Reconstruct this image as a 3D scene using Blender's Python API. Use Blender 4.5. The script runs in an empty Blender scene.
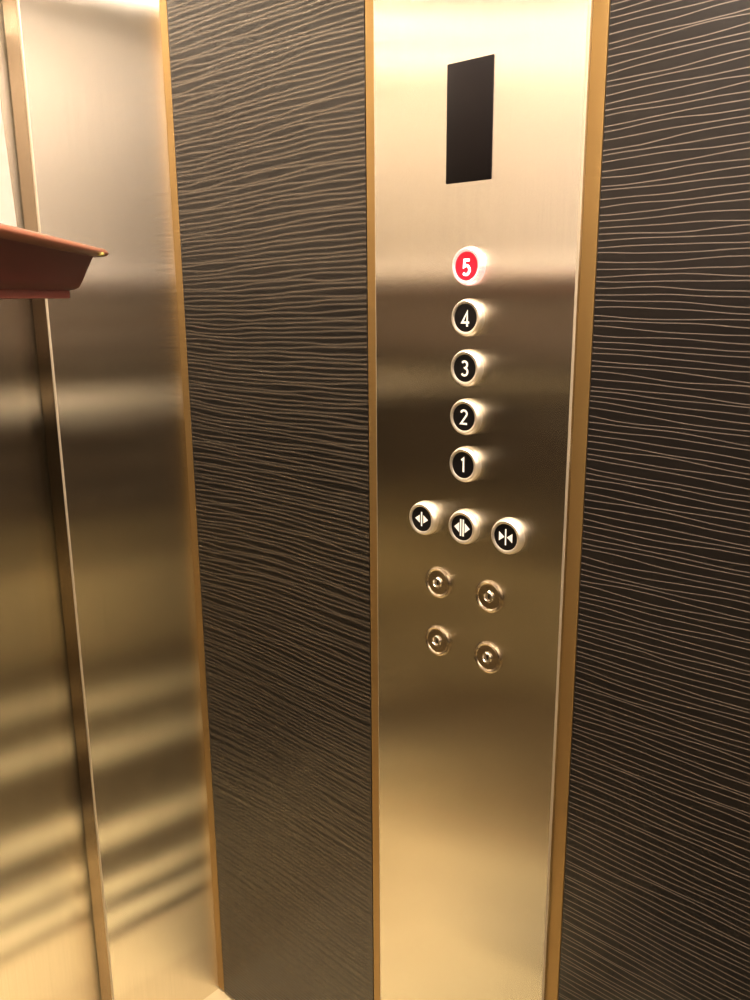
import bpy, bmesh, math, random
from mathutils import Vector, Matrix
random.seed(4)
scene = bpy.context.scene
col = scene.collection
PI = math.pi

# ------------------------------------------------------------------ layout (metres)
# x = 0 is the front of the control panel (right wall), y = 0 the front wall, interior is x<0, y<0
LAM = 0.0055                    # face of the laminate and of the bronze strips
W_L, W_B, H = -1.70, -1.80, 2.23
X_J = -0.2151                   # edge of the door opening
Y_L, Y_R = -0.4307, -0.7144     # control panel edges
STRIP = 0.017
CAM = Vector((-0.81, -1.1677, 1.3184))

# ------------------------------------------------------------------ mesh helpers
def link(name, bm, mat, parent=None, smooth=False, auto=None):
    bmesh.ops.recalc_face_normals(bm, faces=bm.faces[:])
    me = bpy.data.meshes.new(name)
    bm.to_mesh(me); bm.free()
    if smooth:
        me.shade_smooth()
        if auto is not None:
            me.set_sharp_from_angle(angle=math.radians(auto))
    o = bpy.data.objects.new(name, me)
    col.objects.link(o)
    if mat: me.materials.append(mat)
    if parent: o.parent = parent
    return o

def structure(o):
    o['kind'] = 'structure'
    return o

def box_bm(x0, x1, y0, y1, z0, z1, bevel=0.0, seg=2, edges=None):
    bm = bmesh.new()
    bmesh.ops.create_cube(bm, size=1.0)
    for v in bm.verts:
        v.co = Vector((x0 if v.co.x < 0 else x1, y0 if v.co.y < 0 else y1, z0 if v.co.z < 0 else z1))
    if bevel:
        es = bm.edges[:] if edges is None else [e for e in bm.edges if edges(e)]
        bmesh.ops.bevel(bm, geom=es, offset=bevel, segments=seg, profile=0.5, affect='EDGES')
    return bm

def lathe_bm(profile, seg=64, to=None, caps=True):
    """profile [(radius, height)], axis = local +z; `to` maps local to world."""
    bm = bmesh.new()
    rings = []
    for r, h in profile:
        if r < 1e-6:
            rings.append([bm.verts.new((0, 0, h))])
        else:
            rings.append([bm.verts.new((r*math.cos(2*PI*i/seg), r*math.sin(2*PI*i/seg), h)) for i in range(seg)])
    for a, b in zip(rings, rings[1:]):
        for i in range(seg):
            j = (i+1) % seg
            if len(a) == 1 and len(b) == 1: continue
            if len(a) == 1: bm.faces.new((a[0], b[i], b[j]))
            elif len(b) == 1: bm.faces.new((a[i], a[j], b[0]))
            else: bm.faces.new((a[i], a[j], b[j], b[i]))
    if caps:
        for rr in (rings[0], rings[-1]):
            if len(rr) > 1: bm.faces.new(rr)
    if to: bm.transform(to)
    return bm

def on_panel(y, z, x=0.0):
    """local x -> image right (-y), local y -> up, local z -> out of the panel (-x)"""
    m = Matrix(((0, 0, -1, x), (-1, 0, 0, y), (0, 1, 0, z), (0, 0, 0, 1)))
    return m

def poly_prism(bm, pts, h):
    a = [bm.verts.new((x, y, 0)) for x, y in pts]
    b = [bm.verts.new((x, y, h)) for x, y in pts]
    n = len(pts)
    bm.faces.new(a[::-1]); bm.faces.new(b)
    for i in range(n):
        bm.faces.new((a[i], a[(i+1) % n], b[(i+1) % n], b[i]))

def stroke(bm, pts, w, h, closed=False, cap=True):
    """a flat extruded stroke of width w along 2-D points"""
    n = len(pts)
    L, R = [], []
    for i in range(n):
        p = Vector(pts[i])
        d0 = (p - Vector(pts[i-1])) if (i or closed) else None
        d1 = (Vector(pts[(i+1) % n]) - p) if (i < n-1 or closed) else None
        d0 = d0.normalized() if d0 else d1.normalized()
        d1 = d1.normalized() if d1 else d0
        t = (d0 + d1).normalized()
        nn = Vector((-t.y, t.x))
        k = w/2/max(0.5, nn.dot(Vector((-d1.y, d1.x))))
        L.append(p + nn*k); R.append(p - nn*k)
    lo = [[bm.verts.new((q.x, q.y, 0)) for q in s] for s in (L, R)]
    hi = [[bm.verts.new((q.x, q.y, h)) for q in s] for s in (L, R)]
    m = n if closed else n-1
    for i in range(m):
        j = (i+1) % n
        bm.faces.new((hi[1][i], hi[1][j], hi[0][j], hi[0][i]))
        bm.faces.new((lo[0][i], lo[0][j], lo[1][j], lo[1][i]))
        bm.faces.new((lo[1][i], lo[1][j], hi[1][j], hi[1][i]))
        bm.faces.new((hi[0][i], hi[0][j], lo[0][j], lo[0][i]))
    if not closed:
        bm.faces.new((lo[0][0], lo[1][0], hi[1][0], hi[0][0]))
        bm.faces.new((hi[0][-1], hi[1][-1], lo[1][-1], lo[0][-1]))

def arc(cx, cy, rx, ry, a0, a1, n=14):
    return [(cx + rx*math.cos(math.radians(a0+(a1-a0)*i/n)), cy + ry*math.sin(math.radians(a0+(a1-a0)*i/n))) for i in range(n+1)]

# ------------------------------------------------------------------ material helpers
def new_mat(name):
    m = bpy.data.materials.new(name); m.use_nodes = True
    nt = m.node_tree
    return m, nt, nt.nodes['Principled BSDF']

def node(nt, kind, **kw):
    n = nt.nodes.new(kind)
    for k, v in kw.items():
        if k in n.inputs: n.inputs[k].default_value = v
        else: setattr(n, k, v)
    return n

def plain(name, colour, rough=0.5, metal=0.0, emit=None, strength=0.0, coat=0.0, spec=0.5):
    m, nt, b = new_mat(name)
    b.inputs['Base Color'].default_value = (*colour, 1)
    b.inputs['Roughness'].default_value = rough
    b.inputs['Metallic'].default_value = metal
    b.inputs['Specular IOR Level'].default_value = spec
    b.inputs['Coat Weight'].default_value = coat
    if emit:
        b.inputs['Emission Color'].default_value = (*emit, 1)
        b.inputs['Emission Strength'].default_value = strength
    return m

def math_node(nt, op, a, b=None, c=None):
    n = nt.nodes.new('ShaderNodeMath'); n.operation = op
    for i, v in enumerate((a, b, c)):
        if v is None: continue
        if isinstance(v, (int, float)): n.inputs[i].default_value = v
        else: nt.links.new(v, n.inputs[i])
    return n.outputs[0]

def brushed(name, colour, rough, aniso, tangent, grain=0.10, wave=0.0):
    """vertically brushed sheet steel: scatters sideways, keeps the vertical profile of what it mirrors"""
    m, nt, b = new_mat(name)
    nt.nodes.remove(b)
    g = nt.nodes.new('ShaderNodeBsdfAnisotropic')
    g.distribution = 'BECKMANN'
    nt.links.new(g.outputs[0], nt.nodes['Material Output'].inputs['Surface'])
    co = nt.nodes.new('ShaderNodeTexCoord')
    mp = nt.nodes.new('ShaderNodeMapping'); mp.inputs['Scale'].default_value = (1, 1, 0.006)
    nt.links.new(co.outputs['Object'], mp.inputs['Vector'])
    nz = node(nt, 'ShaderNodeTexNoise', Scale=900.0, Detail=2.0)
    nt.links.new(mp.outputs[0], nz.inputs['Vector'])
    mx = nt.nodes.new('ShaderNodeMix'); mx.data_type = 'RGBA'
    lo = [c*(1-grain) for c in colour]; hi = [min(1, c*(1+grain)) for c in colour]
    mx.inputs['A'].default_value = (*lo, 1); mx.inputs['B'].default_value = (*hi, 1)
    nt.links.new(nz.outputs['Fac'], mx.inputs['Factor'])
    nt.links.new(mx.outputs['Result'], g.inputs['Color'])
    g.inputs['Roughness'].default_value = rough
    g.inputs['Anisotropy'].default_value = aniso
    tv = nt.nodes.new('ShaderNodeCombineXYZ')
    for i in range(3): tv.inputs[i].default_value = tangent[i]
    nt.links.new(tv.outputs[0], g.inputs['Tangent'])
    return m

def laminate(name, width=0.115, base=(0.017, 0.0138, 0.0115), ridge=(0.36, 0.31, 0.265)):
    """dark laminate embossed with fine wandering near-horizontal ridges"""
    m, nt, b = new_mat(name)
    co = nt.nodes.new('ShaderNodeTexCoord')
    sp = nt.nodes.new('ShaderNodeSeparateXYZ'); nt.links.new(co.outputs['Object'], sp.inputs[0])
    def warp(sy, sz, off, detail=0.0):
        mp = nt.nodes.new('ShaderNodeMapping')
        mp.inputs['Scale'].default_value = (0, sy, sz); mp.inputs['Location'].default_value = (off, off, off)
        nt.links.new(co.outputs['Object'], mp.inputs['Vector'])
        n = node(nt, 'ShaderNodeTexNoise', Scale=1.0, Detail=detail)
        nt.links.new(mp.outputs[0], n.inputs['Vector'])
        return n.outputs['Fac']
    # every ridge runs in its own lane and wanders inside it, so neighbours nearly meet and part again
    t = math_node(nt, 'MULTIPLY', sp.outputs['Z'], 1/0.0068)
    t = math_node(nt, 'MULTIPLY_ADD', warp(2.2, 3.5, 7.7), 5.0, t)
    lane = math_node(nt, 'FLOOR', t)
    f = math_node(nt, 'FRACT', t)
    cv = nt.nodes.new('ShaderNodeCombineXYZ')
    nt.links.new(math_node(nt, 'MULTIPLY', sp.outputs['Y'], 7.0), cv.inputs['Y'])
    nt.links.new(math_node(nt, 'MULTIPLY', lane, 7.31), cv.inputs['Z'])
    nz = node(nt, 'ShaderNodeTexNoise', Scale=1.0, Detail=1.0)
    nt.links.new(cv.outputs[0], nz.inputs['Vector'])
    off = math_node(nt, 'MULTIPLY_ADD', math_node(nt, 'SUBTRACT', nz.outputs['Fac'], 0.5), 1.9, 0.5)
    off = math_node(nt, 'MINIMUM', math_node(nt, 'MAXIMUM', off, 0.14), 0.86)
    d = math_node(nt, 'ABSOLUTE', math_node(nt, 'SUBTRACT', f, off))        # 0 on the ridge
    mr = nt.nodes.new('ShaderNodeMapRange'); mr.interpolation_type = 'SMOOTHSTEP'
    mr.inputs['From Min'].default_value = width; mr.inputs['From Max'].default_value = 0.02
    nt.links.new(d, mr.inputs['Value'])
    line = mr.outputs['Result']
    mx = nt.nodes.new('ShaderNodeMix'); mx.data_type = 'RGBA'
    mx.inputs['A'].default_value = (*base, 1); mx.inputs['B'].default_value = (*ridge, 1)
    nt.links.new(math_node(nt, 'MULTIPLY', line, 0.8), mx.inputs['Factor'])
    nt.links.new(mx.outputs['Result'], b.inputs['Base Color'])
    nt.links.new(math_node(nt, 'MULTIPLY', line, 0.25), b.inputs['Metallic'])
    nt.links.new(math_node(nt, 'MULTIPLY_ADD', line, -0.05, 0.29), b.inputs['Roughness'])
    b.inputs['Specular IOR Level'].default_value = 0.7
    bp = node(nt, 'ShaderNodeBump', Strength=0.06, Distance=0.0008)
    nt.links.new(line, bp.inputs['Height'])
    nt.links.new(bp.outputs[0], b.inputs['Normal'])
    return m

def floor_mat(name):
    m, nt, b = new_mat(name)
    co = nt.nodes.new('ShaderNodeTexCoord')
    # stone floor; bands parallel to the doors added for streaks mirrored in the steel
    sp = nt.nodes.new('ShaderNodeSeparateXYZ'); nt.links.new(co.outputs['Object'], sp.inputs[0])
    v = math_node(nt, 'MULTIPLY', sp.outputs['Y'], -0.5)
    cr = nt.nodes.new('ShaderNodeValToRGB'); cr.color_ramp.interpolation = 'CONSTANT'
    el = cr.color_ramp.elements
    light, mid, dark = (0.96, 0.86, 0.56, 1), (0.66, 0.55, 0.34, 1), (0.11, 0.084, 0.042, 1)
    soft = (0.74, 0.63, 0.39, 1)
    stops = [(0, mid), (0.14, soft), (0.27, mid), (0.295, dark), (0.322, light), (0.378, dark), (0.425, light), (0.485, dark), (0.61, light), (0.71, dark),
             (1.02, light), (1.14, dark), (1.36, light), (1.49, dark)]
    while len(el) > 1: el.remove(el[-1])
    el[0].position = 0; el[0].color = mid
    for p, c in stops[1:]:
        e = el.new(p/2); e.color = c
    nt.links.new(v, cr.inputs['Fac'])
    mx = nt.nodes.new('ShaderNodeMix'); mx.data_type = 'RGBA'
    mx.inputs['A'].default_value = (0.13, 0.095, 0.05, 1)
    nt.links.new(math_node(nt, 'GREATER_THAN', sp.outputs['X'], -0.80), mx.inputs['Factor'])
    nt.links.new(cr.outputs['Color'], mx.inputs['B'])
    nt.links.new(mx.outputs['Result'], b.inputs['Base Color'])
    b.inputs['Roughness'].default_value = 0.45
    return m

STEEL = (0.80, 0.76, 0.67)
M_side = brushed('brushed steel control panel', STEEL, 0.26, 0.80, (0, 0, 1), 0.07)
M_front = brushed('brushed steel front wall', STEEL, 0.26, 0.80, (0, 0, 1), 0.10)
M_door = brushed('brushed steel door', STEEL, 0.26, 0.80, (0, 0, 1), 0.10)
M_jamb = brushed('shaded brushed steel return', (0.52, 0.44, 0.34), 0.26, 0.80, (0, 0, 1), 0.05)  # darker copy of the front steel, shade of the side face in its colour
M_lam = laminate('dark wave laminate')
M_lam2 = laminate('wave laminate with painted sheen', 0.33, (0.016, 0.0128, 0.0098), (0.20, 0.168, 0.13))  # same laminate; this panel's lighter sheen is put into broader ridge colour
M_bronze = plain('bronze strip', (0.40, 0.27, 0.11), 0.32, 0.6)
M_dark = plain('dark gap', (0.02, 0.016, 0.012), 0.6)
M_edge_glint = plain('painted edge highlight', (0.60, 0.53, 0.41), 0.45, 0.6)  # highlight line of the rounded steel edges, put into their colour
M_button = plain('bright satin button steel', (0.97, 0.91, 0.80), 0.36, 0.85)
M_polished = plain('polished steel', (0.90, 0.86, 0.78), 0.16, 1.0)
M_satin = plain('satin steel', (0.60, 0.52, 0.40), 0.24, 1.0)
M_black = plain('black button face', (0.012, 0.010, 0.010), 0.30)
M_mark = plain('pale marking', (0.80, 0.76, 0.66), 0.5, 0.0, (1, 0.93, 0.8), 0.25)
M_screen = plain('black display glass', (0.020, 0.016, 0.015), 0.5, spec=0.12)
M_red = plain('lit red button face', (0.62, 0.015, 0.04), 0.4, 0.0, (1.0, 0.02, 0.06), 0.22)
M_whitelit = plain('lit white marking', (0.9, 0.85, 0.85), 0.4, 0.0, (1.0, 0.85, 0.85), 1.2)
M_ringglow = plain('steel ring with painted glow', (0.92, 0.86, 0.82), 0.20, 0.9, (1.0, 0.55, 0.5), 0.55)  # halo of the red face on the steel, imitated with emission
M_floor = floor_mat('floor with reflection bands')
M_ceil = plain('cream ceiling', (0.80, 0.74, 0.64), 0.5)
M_upper = plain('pale upper wall', (0.73, 0.685, 0.655), 0.45)
M_lower = plain('dark lower wall', (0.085, 0.068, 0.048), 0.55, spec=0.2)
M_reflect_band = plain('brown reflection band', (0.21, 0.17, 0.14), 0.5, spec=0.2)
M_reflect_gold = plain('golden reflection plate', (0.80, 0.68, 0.40), 0.5)
M_reflect_dull = plain('dull gold reflection tone', (0.33, 0.275, 0.16), 0.5)
M_reflect_rail = plain('pale reflection rail', (0.96, 0.88, 0.72), 0.4)
M_lamp = plain('lamp diffuser', (1, 1, 1), 0.5, 0.0, (1.0, 0.88, 0.77), 270.0)
M_lamp_mid = plain('lamp diffuser at the back', (1, 1, 1), 0.5, 0.0, (1.0, 0.88, 0.77), 170.0)
M_lamp_soft = plain('softer lamp diffuser', (1, 1, 1), 0.5, 0.0, (1.0, 0.88, 0.77), 75.0)
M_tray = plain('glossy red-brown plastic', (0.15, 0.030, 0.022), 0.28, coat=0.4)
M_rim = plain('glossy red-brown rim with painted shine', (0.40, 0.15, 0.085), 0.28, coat=0.8)  # paler than the tray: reflected shine along the rim put into its colour
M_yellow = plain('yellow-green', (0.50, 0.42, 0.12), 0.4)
M_trayfoot = plain('red plastic foot', (0.26, 0.06, 0.045), 0.4)
M_stand = plain('dark stand metal', (0.05, 0.045, 0.04), 0.5)
M_paper = plain('white paper', (0.92, 0.90, 0.86), 0.7)

# ------------------------------------------------------------------ the lift car
structure(link('floor', box_bm(W_L-.05, 0.06, W_B-.05, 0.16, -0.06, 0), M_floor))
ceiling = structure(link('ceiling', box_bm(W_L-.05, 0.06, W_B-.05, 0.16, H, H+.06), M_ceil))
vert = lambda e: abs(e.verts[0].co.x-e.verts[1].co.x) < 1e-6 and abs(e.verts[0].co.y-e.verts[1].co.y) < 1e-6

# right wall: carcass behind, two laminate panels, bronze strips between them
wall_right = structure(link('wall_right', box_bm(LAM+0.012, 0.05, W_B, 0.0, 0, H), M_dark))
g = 0.0012
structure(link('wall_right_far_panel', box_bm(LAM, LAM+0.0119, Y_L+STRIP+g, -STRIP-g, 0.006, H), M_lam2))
structure(link('wall_right_near_panel', box_bm(LAM, LAM+0.0119, W_B, Y_R-STRIP-g, 0.006, H), M_lam))
for n, y0, y1 in ((1, -STRIP, 0), (2, Y_L, Y_L+STRIP), (3, Y_R-STRIP, Y_R)):
    structure(link(f'trim_{n}', box_bm(LAM-.0003, LAM+0.0119, y0, y1, 0.006, H, 0.0006, 1, vert), M_bronze))

# front wall: steel return beside the door opening, its depth, the doors set back behind it
JD = 0.040
bm = box_bm(X_J, 0.05, 0.0, JD, 0.0, H, 0.0032, 4, lambda e: vert(e) and e.verts[0].co.x < X_J+1e-4 and e.verts[0].co.y < 1e-4)
o = structure(link('wall_front', bm, M_front, smooth=True, auto=50))
o.data.materials.append(M_jamb); o.data.materials.append(M_edge_glint)
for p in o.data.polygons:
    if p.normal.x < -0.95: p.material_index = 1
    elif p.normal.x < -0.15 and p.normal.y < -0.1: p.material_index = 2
X_J2 = -1.30
structure(link('wall_front_far_return', box_bm(W_L-.05, X_J2, 0.0, JD, 0.0, H, 0.0032, 4, vert), M_front))
structure(link('wall_front_transom', box_bm(X_J2, X_J, 0.0, JD, 2.08, H), M_front))
structure(link('door_1', box_bm(-0.757, X_J+0.05, JD+.008, JD+.04, 0.008, 2.12, 0.002, 2, vert), M_door))
structure(link('door_2', box_bm(X_J2-.05, -0.760, JD+.008, JD+.04, 0.008, 2.12, 0.002, 2, vert), M_door))
structure(link('wall_front_shaft', box_bm(W_L-.05, 0.05, JD+.06, JD+.08, 0.0, H), M_dark))

# walls behind and to the left of the viewer: pale above, dark below, rail along them; bands, ledges and plates added for the steel's reflections
SPLIT = 1.40
wl = structure(link('wall_left', box_bm(W_L-.05, W_L, W_B, 0.0, 0, SPLIT), M_lower))
link('upper_panel', box_bm(W_L-.05, W_L, W_B, 0.0, SPLIT, H), M_upper, wl)
link('reflect_band', box_bm(W_L-.01, W_L+.006, W_B, 0.0, 1.12, SPLIT-.02), M_reflect_band, wl)  # added band, lightens the tone mirrored in the control panel
wb = structure(link('wall_back', box_bm(W_L-.05, 0.05, W_B-.05, W_B, 0, SPLIT), M_lower))
link('upper_panel', box_bm(W_L-.05, 0.05, W_B-.05, W_B, SPLIT, H), M_upper, wb)
link('reflect_band', box_bm(W_L, 0.0, W_B-.01, W_B+.006, 1.12, SPLIT-.02), M_reflect_band, wb)
for a, b, c, d, par in ((W_L, W_L+.03, W_B, 0.0, wl), (W_L, 0.0, W_B, W_B+.03, wb)):  # added ledges, sloped to catch light and show as a mirrored bright line
    bm = box_bm(a, b, c, d, SPLIT-.02, SPLIT+.025)
    for v in bm.verts:
        if v.co.z > SPLIT and ((par is wl and v.co.x > W_L+.01) or (par is wb and v.co.y > W_B+.01)): v.co.z = SPLIT-.015
    link('glint_ledge', bm, M_upper, par)
for z1, m_, tt in ((.52, M_reflect_dull, .004), (.34, M_reflect_gold, .008)):  # plates added to lighten the lower reflections in the steel
    link('reflect_plate', box_bm(W_L-.01, W_L+tt, W_B, 0.0, 0.002, z1-.08), M_reflect_dull, wl)
    link('reflect_plate', box_bm(W_L, 0.0, W_B-.01, W_B+tt, 0.002, z1), m_, wb)
def rail(p0, p1, r, parent):
    d = Vector(p1)-Vector(p0)
    q = Vector((0, 0, 1)).rotation_difference(d).to_matrix().to_4x4(); q.translation = Vector(p0)
    link('handrail', lathe_bm([(r, 0), (r, d.length)], 32, q), M_reflect_dull, parent, True, 40)
bm = box_bm(W_L+.05, -.05, W_B-.01, W_B+.09, .940, .985)  # unseen rail, pale and sloped to catch light for the steel's streak
for v in bm.verts:
    if v.co.z > .97 and v.co.y > W_B+.05: v.co.y -= .055
link('reflect_rail', bm, M_reflect_rail, wb)
rail((W_L+.05, W_B+.1, 1.03), (W_L+.05, -.2, 1.03), .012, wl)

# recessed ceiling lights
for x in (-0.19, -1.50):
    for y in (-0.30, -0.90, -1.50):
        t = Matrix.Translation((x, y, H-.0005)) @ Matrix.Rotation(PI, 4, 'X')
        link('light_ring', lathe_bm([(.055, 0), (.075, 0), (.074, .006), (.056, .010), (.055, 0)], 40, t, False), M_polished, ceiling, True, 40)
        link('light_diffuser', lathe_bm([(0, .003), (.055, .003)], 40, t, False), M_lamp if x > -1 else M_lamp_mid if y < -1 else M_lamp_soft, ceiling)

# ------------------------------------------------------------------ the control panel
panel = bpy.data.objects.new('control_panel', None); col.objects.link(panel)
panel.location = (LAM, (Y_L+Y_R)/2, 0.0)
panel['label'] = 'tall brushed steel lift control panel with black display and round buttons between bronze strips'
panel['category'] = 'control panel'
inv = Matrix.Translation(panel.location).inverted()
def part(name, bm, mat, parent=None, label=None, smooth=True, auto=35):
    """parts are written in room coordinates; the panel's Empty stands at the panel's foot"""
    if parent is None or parent is panel:
        bm.transform(inv)
        o = link(name, bm, mat, panel, smooth, auto)
    else:
        bm.transform(inv)
        o = link(name, bm, mat, parent, smooth, auto)
    if label: o['label'] = label
    return o
part('faceplate', box_bm(0.0, LAM+.0115, Y_R, Y_L, 0.006, H, 0.0026, 4, lambda e: vert(e) and e.verts[0].co.x < 1e-4), M_side)
fp = panel.children[0]; fp.data.materials.append(M_edge_glint)
for p in fp.data.polygons:
    if 0.15 < abs(p.normal.y) < 0.95 and p.normal.x < 0: p.material_index = 1
# display window
dy0, dy1, dz0, dz1 = -0.5423, -0.6042, 1.4404, 1.5648
part('display_window', box_bm(-0.0012, 0.004, dy1, dy0, dz0, dz1, 0.0008, 2), M_screen, label='blank black display window')

RING = [(.0212, 0), (.0215, .0015), (.0213, .0048), (.0203, .0078), (.0188, .0092), (.0168, .0092), (.0160, .0087), (.0158, .0072)]
def ring_button(name, y, z, label, ring=M_button, face=M_black):
    m = on_panel(y, z)
    b = part(name, lathe_bm(RING, 64, m), ring, None, label)
    part('button_face', lathe_bm([(.0158, .0070), (.0157, .0077), (0, .0078)], 64, m, False), face, b)
    return b

def numeral(n):
    bm = bmesh.new(); w, h = .0026, .0004
    u = 1.0
    if n == 1:
        stroke(bm, [(-.0026, .0056), (.0006, .0082), (.0006, -.0085)], w, h)
    elif n == 2:
        pts = arc(0, .0042, .0042, .0040, 165, -20, 14) + [(-.0040, -.0075), (.0047, -.0075)]
        stroke(bm, pts, w, h)
    elif n == 3:
        pts = arc(-.0004, .0041, .0038, .0038, 150, -80, 14) + arc(-.0004, -.0040, .0044, .0043, 80, -150, 16)
        stroke(bm, pts, w, h)
    elif n == 4:
        stroke(bm, [(.0052, -.0042), (-.0048, -.0042), (.0022, .0078), (.0022, -.0088)], w, h)
    elif n == 5:
        pts = [(.0040, .0078), (-.0028, .0078), (-.0034, .0008)] + arc(-.0006, -.0030, .0048, .0050, 105, -140, 18)
        stroke(bm, pts, .0030, h)
    return bm

YC, Z5, S = -0.57845, 1.34968, 0.05714
for i, n in enumerate((5, 4, 3, 2, 1)):
    z = Z5 - i*S
    if n == 5:
        b = ring_button('floor_button', YC, z, 'lit red button marked 5', M_ringglow, M_red)
    else:
        b = ring_button('floor_button', YC, z, f'round steel ringed black button marked {n}')
    bm = numeral(n); bm.transform(on_panel(YC, z - {5: .0014, 4: .0010}.get(n, 0), -.0077))
    part('numeral', bm, M_whitelit if n == 5 else M_mark, b, smooth=False)

def door_symbol(kind):
    bm = bmesh.new(); h = .0004
    if kind == 'open':
        poly_prism(bm, [(-.0030, -.0052), (-.0030, .0052), (-.0104, 0)][::-1], h)
        poly_prism(bm, [(.0030, -.0052), (.0030, .0052), (.0104, 0)], h)
        poly_prism(bm, [(-.0010, -.0094), (.0010, -.0094), (.0010, .0094), (-.0010, .0094)], h)
    elif kind == 'hold':
        poly_prism(bm, [(-.0042, -.0062), (-.0042, .0062), (-.0116, 0)][::-1], h)
        poly_prism(bm, [(.0042, -.0062), (.0042, .0062), (.0116, 0)], h)
        for s in (-1, 1):
            poly_prism(bm, [(s*.0019-.0011, -.0106), (s*.0019+.0011, -.0106), (s*.0019+.0011, .0106), (s*.0019-.0011, .0106)], h)
    else:
        poly_prism(bm, [(-.0092, -.0056), (-.0016, 0), (-.0092, .0056)], h)
        poly_prism(bm, [(.0092, -.0056), (.0016, 0), (.0092, .0056)][::-1], h)
        poly_prism(bm, [(-.0009, -.0098), (.0009, -.0098), (.0009, .0098), (-.0009, .0098)], h)
    return bm
ZR, DR = 1.0438, 0.06299
for kind, y, lab in (('open', YC+DR, 'door open button, outward triangles around one bar'),
                     ('hold', YC, 'door hold button, outward triangles around two bars'),
                     ('close', YC-DR, 'door close button, inward triangles around one bar')):
    b = ring_button('door_button', y, ZR, lab)
    bm = door_symbol(kind); bm.transform(on_panel(y, ZR, -.0077))
    part('door_symbol', bm, M_mark, b, smooth=False)

# four flush key switches
YA, DA = -0.57690, 0.03924
KEY = [(.0203, 0), (.0203, .0014), (.0196, .0033), (.0180, .0041), (.0164, .0036), (.0152, .0022), (.0060, .0018)]
for z, row in ((0.9628, 'upper'), (0.8835, 'lower')):
    for s, side in ((1, 'left'), (-1, 'right')):
        y = YA + s*DA
        m = on_panel(y, z)
        k = part('key_switch', lathe_bm(KEY, 64, m), M_satin, None, f'{row} {side} round steel key switch')
        part('lock_core', lathe_bm([(.0074, .0014), (.0074, .0034), (.0064, .0048), (.0050, .0050), (.0042, .0036), (.0038, .0020), (0, .0020)], 32, m, False), M_polished, k)
        bm = bmesh.new()
        poly_prism(bm, [(-.0008, -.0028), (.0008, -.0028), (.0008, .0028), (-.0008, .0028)], .0006)
        bm.transform(on_panel(y, z, -.0020))
        part('key_slot', bm, M_dark, k, smooth=False)

# ------------------------------------------------------------------ camera
F_PX = 847.02
pitch, roll, yaw = (math.radians(a) for a in (13.58862, -0.42457, 47.63699))
F = Vector((math.sin(yaw)*math.cos(pitch), math.cos(yaw)*math.cos(pitch), -math.sin(pitch)))
R0 = Vector((math.cos(yaw), -math.sin(yaw), 0)); U0 = R0.cross(F)
R = R0*math.cos(roll) + U0*math.sin(roll); U = U0*math.cos(roll) - R0*math.sin(roll)
cam = bpy.data.cameras.new('camera'); co = bpy.data.objects.new('camera', cam); col.objects.link(co)
co.matrix_world = Matrix(((R.x, U.x, -F.x, CAM.x), (R.y, U.y, -F.y, CAM.y), (R.z, U.z, -F.z, CAM.z), (0, 0, 0, 1)))
cam.sensor_fit = 'VERTICAL'; cam.sensor_height = 24.0; cam.sensor_width = 18.0
cam.lens = F_PX/1000*24.0; cam.clip_start = 0.02
scene.camera = co
# ------------------------------------------------------------------ the tray and the paper in it
tip = Vector((-0.43868, -0.55422, 1.35453))                # far right corner of the rim
near = Vector((-0.61534, -0.74824, 1.35453))
ax = (tip-near); ax.z = 0; ax.normalize()                 # long side, pointing away from the viewer
ay = Vector((-ax.y, ax.x, 0))                             # towards the left
TL, TW = 0.40, 0.22
tc = tip - ax*(TL/2) + ay*(TW/2)
def rr(inset, z, rad, n=8):
    hx, hy = TL/2-inset, TW/2-inset
    rad = max(0.004, rad-inset*.35)
    pts = []
    for cx, cy, a in ((hx-rad, hy-rad, 0), (-hx+rad, hy-rad, 90), (-hx+rad, -hy+rad, 180), (hx-rad, -hy+rad, 270)):
        for i in range(n+1):
            t = math.radians(a+90*i/n)
            pts.append((cx+rad*math.cos(t), cy+rad*math.sin(t), z))
    return pts
def loft(sections, closed_last=True):
    bm = bmesh.new()
    rings = [[bm.verts.new(p) for p in s] for s in sections]
    n = len(rings[0])
    for a, b in zip(rings, rings[1:]):
        for i in range(n): bm.faces.new((a[i], a[(i+1) % n], b[(i+1) % n], b[i]))
    if closed_last: bm.faces.new(rings[-1]); bm.faces.new(rings[0])
    return bm
HT = 0.0385
tray = bpy.data.objects.new('tray', None); col.objects.link(tray)
tray.matrix_world = Matrix(((ax.x, ay.x, 0, tc.x), (ax.y, ay.y, 0, tc.y), (0, 0, 0.955, tip.z-HT*.955), (0, 0, 0, 1)))
tray['label'] = 'glossy red-brown plastic tray with flared rim jutting in at the left edge'
tray['category'] = 'tray'
r0 = .016
body = [rr(.0285, .0056, r0), rr(.0235, .0066, r0), rr(.0208, .0086, r0), rr(.0188, .0125, r0), rr(.0110, .0310, r0), rr(.0085, .0335, r0),
        rr(.0110, .0355, r0), rr(.0125, .0325, r0), rr(.0208, .0135, r0), rr(.027, .0095, r0)]
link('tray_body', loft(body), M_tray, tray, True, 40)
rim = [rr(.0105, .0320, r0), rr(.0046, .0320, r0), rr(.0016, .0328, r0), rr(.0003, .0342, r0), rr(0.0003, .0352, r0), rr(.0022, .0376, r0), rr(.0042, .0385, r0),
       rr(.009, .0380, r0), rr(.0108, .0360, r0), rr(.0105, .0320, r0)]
link('rim', loft(rim, False), M_rim, tray, True, 60)
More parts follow.
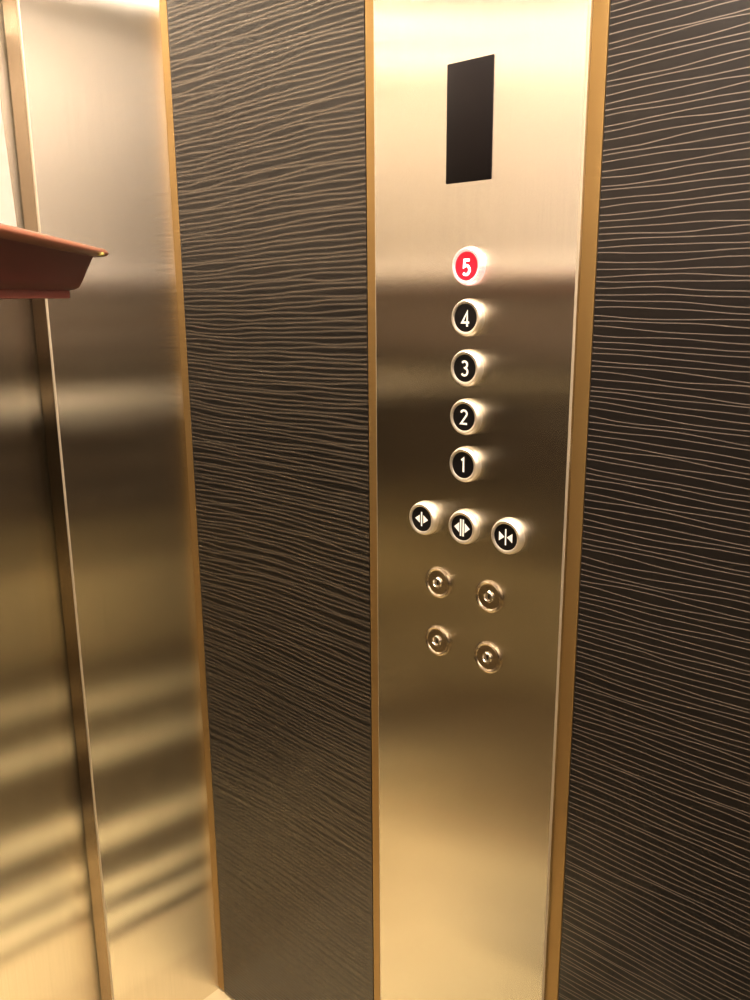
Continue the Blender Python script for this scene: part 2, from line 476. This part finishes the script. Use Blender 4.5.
# a yellow-green highlight, made as a coloured patch, across the rim near its far right corner
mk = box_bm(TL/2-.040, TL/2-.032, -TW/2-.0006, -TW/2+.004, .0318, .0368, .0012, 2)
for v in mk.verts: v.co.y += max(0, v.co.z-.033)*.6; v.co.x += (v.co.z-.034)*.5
mk = link('rim_highlight', mk, M_yellow, tray, True, 50)
mk['label'] = 'yellow-green painted highlight on the rim'
link('foot', loft([rr(.0285, 0, r0), rr(.0272, .0006, r0), rr(.0272, .0060, r0), rr(.0285, .0060, r0)]), M_trayfoot, tray, True, 30)

# a slim stand that carries the tray, beyond the left edge of the photograph
sc = tc - ax*.03 + ay*.02; sz = tip.z-HT*.955-.0005
stand = bpy.data.objects.new('pedestal_stand', None); col.objects.link(stand)
stand.location = (sc.x, sc.y, 0)
stand['label'] = 'slim dark metal pedestal stand carrying the red-brown tray'
stand['category'] = 'stand'
link('base', lathe_bm([(.17, 0), (.17, .008), (.16, .014), (.03, .022), (.02, .03)], 48), M_stand, stand, True, 40)
link('pole', lathe_bm([(.014, .025), (.014, sz-.02)], 24), M_stand, stand, True, 40)
link('top_plate', lathe_bm([(.02, sz-.03), (.06, sz-.008), (.062, sz)], 48), M_stand, stand, True, 40)

# folded white paper standing in the tray
zb = tip.z-HT*.955+.0098
p_bot = Vector((-0.51441, -0.55552, 1.37480)); p_top = Vector((-0.50712, -0.53483, 1.45475))
fwd = Vector((F.x, F.y, 0)).normalized(); lft = -R0
bm = bmesh.new()
d = (p_top-p_bot); base = p_bot + d*((zb-p_bot.z)/d.z); top = p_bot + d*((1.56-p_bot.z)/d.z)
NU, NV = 10, 12
rows = []
for j in range(NV+1):
    v = j/NV; e = base.lerp(top, v)
    row = []
    for i in range(NU+1):
        u = i/NU
        wdt = .11*(1-.35*v)
        p = e + lft*(wdt*u) + fwd*(.012*math.sin(u*PI)*(1-v*.6))
        row.append(bm.verts.new(p))
    rows.append(row)
for j in range(NV):
    for i in range(NU): bm.faces.new((rows[j][i], rows[j][i+1], rows[j+1][i+1], rows[j+1][i]))
bmesh.ops.solidify(bm, geom=bm.faces[:], thickness=.0015)
o = link('folded_paper', bm, M_paper, None, True, 40)
o['label'] = 'sheet of white paper standing upright in the red-brown tray'
o['category'] = 'paper'

# ------------------------------------------------------------------ world and view
w = bpy.data.worlds.new('world'); scene.world = w; w.use_nodes = True
w.node_tree.nodes['Background'].inputs[0].default_value = (0.02, 0.016, 0.012, 1)
w.node_tree.nodes['Background'].inputs[1].default_value = 0.3
scene.view_settings.view_transform = 'Standard'
scene.view_settings.look = 'None'
scene.view_settings.exposure = 0.95
scene.view_settings.gamma = 0.84
scene.cycles.use_denoising = True
scene.cycles.max_bounces = 16; scene.cycles.diffuse_bounces = 6; scene.cycles.glossy_bounces = 10
scene.cycles.sample_clamp_indirect = 8.0
